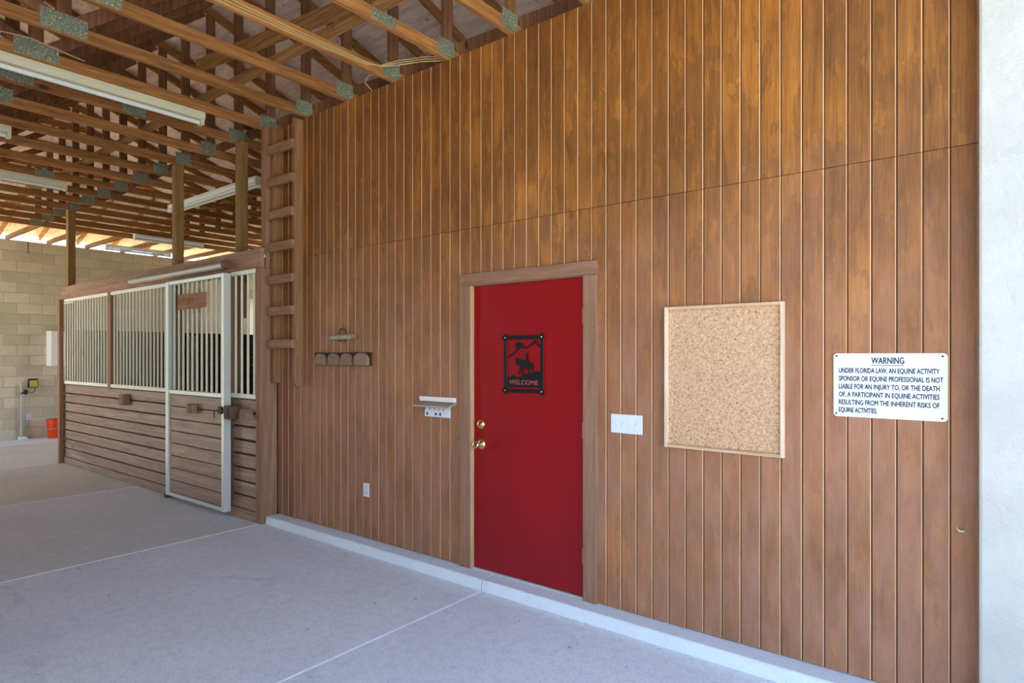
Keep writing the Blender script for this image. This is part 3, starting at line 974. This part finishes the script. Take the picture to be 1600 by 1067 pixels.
# short fixed panel right of the door
sp2 = thing('stall_side_panel', (-5.9, YS, 0), 'narrow stall panel with four bars between door and ladder', 'stall panel')
box('backing', 'dark_backing', -6.2, -5.66, YS + 0.03, YS + 0.045, 0.0, 1.19, sp2)
boards(sp2, -6.13, -5.66, 0.095, 1.185, 8, YS, YS + 0.035)
box('sill_board', 'stall_board', -6.2, -5.66, YS - 0.015, YS + 0.035, 0.002, 0.098, sp2, 0.006)
box('door_post', 'stall_post', -6.235, -6.135, YS + 0.0, YS + 0.1, 0.0, 2.45, sp2, 0.004)
box('grille_channel', 'white_channel', -6.125, -5.66, YS - 0.012, YS + 0.026, 1.188, 1.232, sp2, 0.003)
box('grille_channel', 'white_channel', -6.125, -5.66, YS - 0.012, YS + 0.026, 2.404, 2.448, sp2, 0.003)
bars(sp2, lin(-6.06, -5.71, 4), 1.225, 2.41, YS + 0.008)
pts = [(-5.825, 0.985), (-5.715, 0.985)] + [(-5.77 + 0.055 * math.cos(math.pi * i / 10), 1.04 + 0.055 * math.sin(math.pi * i / 10)) for i in range(11)]
MB().prism(pts, 'y', YS - 0.085, YS - 0.001).build('arched_block', 'saddle_wood', sp2)


# ---- sliding door
DYF, DYB = -0.268, -0.195
dr = thing('stall_door', (-6.8, -0.23, 0.05), 'sliding stall door with galvanized frame, bars and lower boards', 'stall door')
dl, drr = -7.40, -6.085
box('frame_stile', 'galvanized_frame', dl, dl + 0.075, DYF, DYB, 0.05, 2.432, dr, 0.004)
box('frame_stile', 'galvanized_frame', drr - 0.055, drr, DYF, DYB, 0.05, 2.432, dr, 0.004)
for z0, z1 in ((0.05, 0.09), (1.185, 1.23), (2.392, 2.432)):
    box('frame_rail', 'galvanized_frame', dl + 0.075, drr - 0.055, DYF + 0.004, DYB, z0, z1, dr, 0.004)
boards(dr, dl + 0.076, drr - 0.056, 0.092, 1.183, 8, DYF + 0.018, DYB - 0.005, gap=0.006)
bars(dr, lin(dl + 0.15, drr - 0.11, 11), 1.225, 2.40, (DYF + DYB) / 2)
box('stop_block', 'stall_post', -6.77, -6.67, DYF - 0.06, DYF + 0.0175, 1.005, 1.1, dr, 0.006)
hd = thing('stall_latch', (-6.05, -0.25, 0.98), 'brown iron latch with lever at the edge of the stall door', 'latch')
lt = box('latch_box', 'rust_iron', -6.04, -5.93, YS - 0.13, YS - 0.001, 0.985, 1.115, hd, 0.006)
box('latch_plate', 'dark_iron', -6.025, -5.945, YS - 0.137, YS - 0.13, 1.0, 1.1, lt, 0.002)
MB().tube([(drr - 0.13, DYF - 0.03, 0.985), (drr - 0.125, DYF - 0.04, 1.03), (drr - 0.11, DYF - 0.04, 1.06), (drr - 0.06, DYF - 0.035, 1.066), (drr - 0.01, DYF - 0.03, 1.066), (drr + 0.05, DYF - 0.02, 1.066)], 0.0065, 8).build('lever', 'rust_iron', hd, smooth=True)
box('mount_plate', 'dark_iron', drr - 0.085, drr - 0.02, DYF - 0.022, DYF - 0.0005, 1.03, 1.1, hd, 0.004)
fg = box('floor_guide', 'rust_iron', -7.50, -7.44, -0.245, -0.181, 0.0, 0.05, None, 0.004, label='small rusty floor guide at the foot of the stall door', cat='door guide')

# ---- name board on the door grille
nb = thing('name_board', (-6.8, DYF - 0.01, 2.1), 'small brown wooden name board hung on the stall door bars', 'name board')
box('board', 'name_board', -7.045, -6.425, DYF - 0.024, DYF - 0.006, 2.105, 2.262, nb, 0.003)
put_text('lettering', 'burnt_letter', nb, 'JET', -6.81, DYF - 0.0245, 2.155, 0.14, 0.065, 0.0)

# ---- header rail, track cover
box('header_beam', 'stall_rail', -11.2, -5.57, YS - 0.006, YS + 0.034, 2.452, 2.64, None, 0.004, label='brown plank header along the top of the stall front', cat='beam')
tc = thing('track_cover', (-7.3, -0.23, 2.48), 'pale metal track cover above the stall door', 'track cover')
pts = [(-0.172, 2.565), (-0.172, 2.50), (-0.178, 2.492), (-0.20, 2.487), (-0.236, 2.487), (-0.252, 2.493), (-0.262, 2.506), (-0.262, 2.522), (-0.25, 2.535), (-0.21, 2.545), (-0.19, 2.562)]
MB().prism(pts, 'x', -8.46, -6.17).build('cover', 'track_white', tc, smooth=False)
MB().tube([(-6.169, -0.217, 2.522), (-6.09, -0.217, 2.522)], 0.042, 16).build('end_cap', 'rust_iron', tc, smooth=True)

# ---- posts
def post(name, mat, x0, x1, y0, y1, z0, z1, label):
    return box(name, mat, x0, x1, y0, y1, z0, z1, None, 0.004, label=label, cat='post')
post('stall_post', 'stall_post', -11.13, -11.05, -0.235, -0.181, 0, 2.445, 'weathered end post of the stall front beside the orange bucket')
post('stall_post', 'stall_post', -5.655, -5.563, -0.178, -0.004, 0, 2.45, 'brown corner post where stall front meets the wooden wall')
post('roof_post', 'post_wood', -11.15, -11.05, -0.125, -0.025, 0.0, WZ1 - 0.001, 'roof post rising from the far left end of the stall front')
post('roof_post', 'post_wood', -7.57, -7.475, -0.125, -0.03, 0.0, WZ1 - 0.001, 'roof post rising behind the left side of the stall door')
post('roof_post', 'post_wood', -6.26, -6.165, -0.06, 0.03, 2.0, WZ1 - 0.001, 'roof post rising behind the right side of the stall door')
post('roof_post', 'stall_post', -5.655, -5.565, -0.12, -0.006, 2.451, WZ1 - 0.001, 'upper post beside the ladder reaching the trusses')
MB().lathe((-5.555, -0.14, 2.545), [(0.004, 0), (0.007, 0.004), (0.009, 0.012), (0.007, 0.02), (0.005, 0.026), (0.003, 0.03)], 14).build('porcelain_knob', 'porcelain', smooth=True, label='tiny pale porcelain knob at the top of the corner post', cat='insulator')

# ================================================================== LADDER
ld = thing('wall_ladder', (-5.32, -0.05, 1.33), 'fixed wooden ladder with seven rungs on the wall corner', 'ladder')
MB().prism([(-0.001, 3.80), (-0.09, 3.80), (-0.09, 1.36), (-0.07, 1.325), (-0.001, 1.335)], 'x', -5.17, -5.132).build('stile', 'ladder_wood', ld)
MB().prism([(-0.001, 3.80), (-0.09, 3.80), (-0.09, 1.35), (-0.001, 1.345)], 'x', -5.525, -5.487).build('stile', 'ladder_wood', ld)
r0 = None
for z in (3.559, 3.25, 2.94, 2.636, 2.327, 2.029, 1.719):
    if r0 is None:
        r0 = box('rung', 'ladder_rung', -5.525, -5.13, -0.129, -0.0905, z - 0.039, z + 0.039, ld, 0.002)
        rz = z
    else:
        again(r0, (0, 0, z - rz), ld)

# ================================================================== FLUORESCENT FIXTURES
def fixture(label, x, y0, y1, z, white=False, axis='y', twin=False):
    """strip fixture hung along an axis; z = underside of the joists it hangs from"""
    c = ((x, (y0 + y1) / 2, z - 0.1) if axis == 'y' else ((y0 + y1) / 2, x, z - 0.1))
    t = thing('fluorescent_light', c, label, 'ceiling light', 'fluorescent strip lights under the trusses')
    hm = 'lamp_white' if white else 'lamp_housing'
    def mk(name, mat, poly, a, b):
        m = MB()
        if axis == 'y':
            m.prism([(x + p, q) for p, q in poly], 'y', a, b)
        else:
            m.prism([(x + p, q) for p, q in poly], 'x', a, b)
        return m.build(name, mat, t)
    mk('housing', hm, [(-0.055, z - 0.001), (0.055, z - 0.001), (0.055, z - 0.03), (0.03, z - 0.062), (-0.03, z - 0.062), (-0.055, z - 0.03)], y0, y1)
    for off in ((-0.04, 0.04) if twin else (0.0,)):
        pa, pb = ((x + off, y0 + 0.03, z - 0.088), (x + off, y1 - 0.03, z - 0.088)) if axis == 'y' else ((y0 + 0.03, x + off, z - 0.088), (y1 - 0.03, x + off, z - 0.088))
        MB().tube([pa, pb], 0.019, 12).build('tube', 'lamp_tube', t, smooth=True)
    for a, b in ((y0 - 0.004, y0 + 0.028), (y1 - 0.028, y1 + 0.004)):
        mk('end_cap', hm, [(-0.056, z - 0.002), (0.056, z - 0.002), (0.056, z - 0.11), (-0.056, z - 0.11)] if twin else [(-0.045, z - 0.002), (0.045, z - 0.002), (0.032, z - 0.11), (-0.032, z - 0.11)], a, b)
fixture('long cream strip light nearest the camera under the trusses', -5.75, -3.07, -0.64, WZ1)
fixture('cream strip light at the left edge behind the nearest one', -7.55, -4.05, -1.63, WZ1)
fixture('cream strip light third from the camera at the left edge', -9.4, -3.06, -0.63, WZ1)
fixture('white twin tube light over the stall running along the wall', 0.72, -9.55, -7.15, WZ1 - 0.02, True, 'x', True)
fixture('white tube light far back above the stall, right one of two', -12.35, 1.27, 2.5, WZ1 - 0.01, True)
fixture('white tube light just below the far block wall top', -13.95, 1.35, 2.57, WZ1 - 0.01, True)

# ================================================================== CABLES
cb2 = thing('cable_bundle', (-3.85, -0.7, 3.86), 'bundle of tan electric cables stapled along a truss chord', 'cable')
for i in range(3):
    o = 0.017 * i
    xs = -3.885 + 0.019 + 0.012
    MB().tube([(xs, -3.0, 3.885 - o), (xs, -1.9, 3.872 - o), (xs + 0.004, -1.5, 3.868 - o * 1.4), (xs, -1.05, 3.862 - o), (xs, -0.64, 3.862 - o), (xs + 0.01, -0.3, 3.86 - o * 0.6),
               (xs + 0.03, -0.17, 3.862 + o * 0.3), (xs + 0.13, -0.1, 3.87 + o), (xs + 0.36, -0.04, 3.855 + o), (xs + 0.5, 0.04, 3.85 + o)], 0.0042, 7).build('cable', 'cable_sheath', cb2, smooth=True)
MB().tube([(-4.2, 0.06, 3.84), (-4.2, -0.03, 3.89), (-4.12, -0.05, 3.92), (-4.0, 0.0, 3.93)], 0.005, 6).build('loop_cable', 'cable_sheath', smooth=True, label='short tan cable loop poking over the wall top', cat='cable')
MB().tube([(-5.64, -2.15, 3.86), (-5.64, -2.12, 3.93), (-5.64, -1.95, 3.95), (-5.64, -1.72, 3.92), (-5.64, -1.6, 3.905)], 0.005, 6).build('lamp_cable', 'cable_sheath', smooth=True, label='pale lamp cable curving above the nearest strip light', cat='cable')

# ================================================================== FAR END THINGS
bk = thing('bucket', (-14.62, 0.715, 0), 'orange plastic bucket on the floor by the block wall', 'bucket')
MB().lathe((-14.62, 0.715, 0), [(0.126, 0.0), (0.132, 0.01), (0.146, 0.30), (0.153, 0.302), (0.153, 0.318), (0.147, 0.32), (0.149, 0.352), (0.155, 0.354), (0.155, 0.368), (0.142, 0.368), (0.128, 0.03), (0.0, 0.03)], 32).build('body', 'bucket_orange', bk, smooth=True)
MB().tube([(-14.62 + 0.154 * math.cos(a), 0.715 + 0.154 * math.sin(a), 0.31 - 0.13 * math.sin(t)) for a, t in [(math.pi * (-0.75 + i / 16.0), math.pi * i / 16.0) for i in range(17)]], 0.0035, 6).build('handle', 'pipe_grey', bk, smooth=True)

hy = thing('standpipe', (-14.84, 0.235, 0), 'grey standpipe with tap beside the yellow timer box', 'water pipe')
MB().tube([(-14.84, 0.225, 0), (-14.84, 0.225, 1.08)], 0.018, 12).build('pipe', 'pipe_grey', hy, smooth=True)
MB().tube([(-14.85, 0.272, 0), (-14.85, 0.272, 0.87)], 0.013, 12).build('pipe', 'pipe_grey', hy, smooth=True)
box('foot', 'curb_concrete', -14.89, -14.78, 0.18, 0.31, 0.0, 0.05, hy, 0.006)
tp = MB().lathe((-14.82, 0.285, 0.86), [(0.028, 0), (0.036, 0.02), (0.036, 0.07), (0.02, 0.09)], 14).build('tap', 'dark_iron', hy, smooth=True)
MB().tube([(-14.82, 0.285, 0.90), (-14.77, 0.24, 0.895), (-14.75, 0.19, 0.88)], 0.012, 8).build('spout', 'dark_iron', hy, smooth=True)
bx_ = thing('timer_box', (-14.85, 0.395, 0.98), 'yellow faced electric timer box on the block wall', 'timer')
box('case', 'dark_iron', XE + 0.0065, XE + 0.1, 0.333, 0.478, 0.985, 1.155, bx_, 0.006)
box('face', 'box_yellow', XE + 0.1, XE + 0.106, 0.345, 0.468, 1.0, 1.125, bx_, 0.003)
MB().tube([(-14.84, 0.44, 0.985), (-14.83, 0.44, 0.93), (-14.82, 0.40, 0.89), (-14.82, 0.36, 0.885), (-14.82, 0.335, 0.91)], 0.006, 6).build('cord', 'dark_iron', bx_, smooth=True)
wc = thing('wall_cabinet', (-14.75, 0.9, 1.40), 'white box cabinet on the block wall above the bucket', 'cabinet')
box('body', 'cabinet_white', XE + 0.0065, -14.62, 0.635, 1.1, 1.40, 2.09, wc, 0.005)
box('door', 'cabinet_white', -14.619, -14.60, 0.637, 1.098, 1.402, 2.088, wc, 0.003)
ch = thing('hanging_chain', (XE + 0.05, 0.333, 3.6), 'short chain with hook hanging at the block wall top', 'chain')
for i in range(7):
    z = 3.86 - i * 0.033
    pts = [(XE + 0.05 + (0.009 * math.cos(a) if i % 2 else 0), 0.333 + (0 if i % 2 else 0.009 * math.cos(a)), z + 0.02 * math.sin(a)) for a in [2 * math.pi * q / 10 for q in range(11)]]
    MB().tube(pts, 0.004, 6, cap=False).build('link', 'dark_iron', ch, smooth=True)
MB().tube([(XE + 0.05, 0.333, 3.645), (XE + 0.05, 0.34, 3.62), (XE + 0.05, 0.345, 3.60), (XE + 0.05, 0.325, 3.59), (XE + 0.05, 0.318, 3.605)], 0.006, 6).build('hook', 'dark_iron', ch, smooth=True)

# ================================================================== STALL INTERIOR
box('stall_floor', 'stall_dirt', -11.1, XW - 0.05, 0.0, YB - 0.01, 0.001, 0.02, kind='structure', label='dirt floor inside the stall')
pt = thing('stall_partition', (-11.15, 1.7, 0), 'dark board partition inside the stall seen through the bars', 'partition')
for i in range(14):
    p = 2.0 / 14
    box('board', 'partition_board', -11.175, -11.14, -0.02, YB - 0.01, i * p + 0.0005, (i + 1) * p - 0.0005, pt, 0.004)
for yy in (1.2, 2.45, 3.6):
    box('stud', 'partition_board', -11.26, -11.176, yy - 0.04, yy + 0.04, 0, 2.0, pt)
box('white_board', 'pale_blue', -11.139, -11.10, 1.69, 1.81, 0.021, 1.95, None, 0.004, label='pale blue upright plank inside the stall behind the door bars', cat='plank')
rb = thing('stall_lining', (-8.3, YB - 0.03, 0), 'dark board lining on the back wall of the stall', 'wall lining')
for i in range(12):
    p = 1.7 / 12
    box('board', 'stall_board', -11.0, -5.6, YB - 0.04, YB - 0.007, i * p + 0.004 + 0.021, (i + 1) * p - 0.004 + 0.021, rb, 0.004)

# ================================================================== TREES OUTSIDE THE CROSS AISLE
def tree(x, y, hgt, rad, label, seed):
    rng = random.Random(seed)
    t = thing('tree', (x, y, -0.06), label, 'tree')
    MB().tube([(x, y, -0.1), (x + 0.1, y, hgt * 0.3), (x - 0.05, y + 0.1, hgt * 0.6), (x, y, hgt * 0.85)], [0.22, 0.17, 0.12, 0.05], 10).build('trunk', 'bark', t, smooth=True)
    for q in range(5):
        a = q * 1.3
        z = hgt * (0.35 + 0.09 * q)
        MB().tube([(x, y, z), (x + rad * 0.4 * math.cos(a), y + rad * 0.4 * math.sin(a), z + 0.5), (x + rad * 0.75 * math.cos(a), y + rad * 0.75 * math.sin(a), z + 1.0)], [0.08, 0.05, 0.02], 7).build('branch', 'bark', t, smooth=True)
    m = MB()
    for i in range(5000):
        while True:
            v = Vector((rng.uniform(-1, 1), rng.uniform(-1, 1), rng.uniform(-1, 1)))
            if 0.25 < v.length < 1:
                break
        c = Vector((x + v.x * rad, y + v.y * rad, hgt * 0.62 + v.z * hgt * 0.42))
        d = Vector((rng.uniform(-1, 1), rng.uniform(-1, 1), rng.uniform(-0.6, 0.6))).normalized()
        e = d.orthogonal().normalized() * rng.uniform(0.05, 0.09)
        d = d * rng.uniform(0.10, 0.18)
        b = len(m.v)
        m.v += [c - d, c + e, c + d, c - e]
        m.f.append([b, b + 1, b + 2, b + 3])
    m.build('foliage', 'leaf_green', t, kind='stuff')
tree(-19.0, 8.0, 6.0, 2.2, 'pale green tree outside seen through the stall bars at right', 3)
tree(-26.5, 12.8, 7.5, 3.0, 'further green tree outside behind the nearer one', 5)
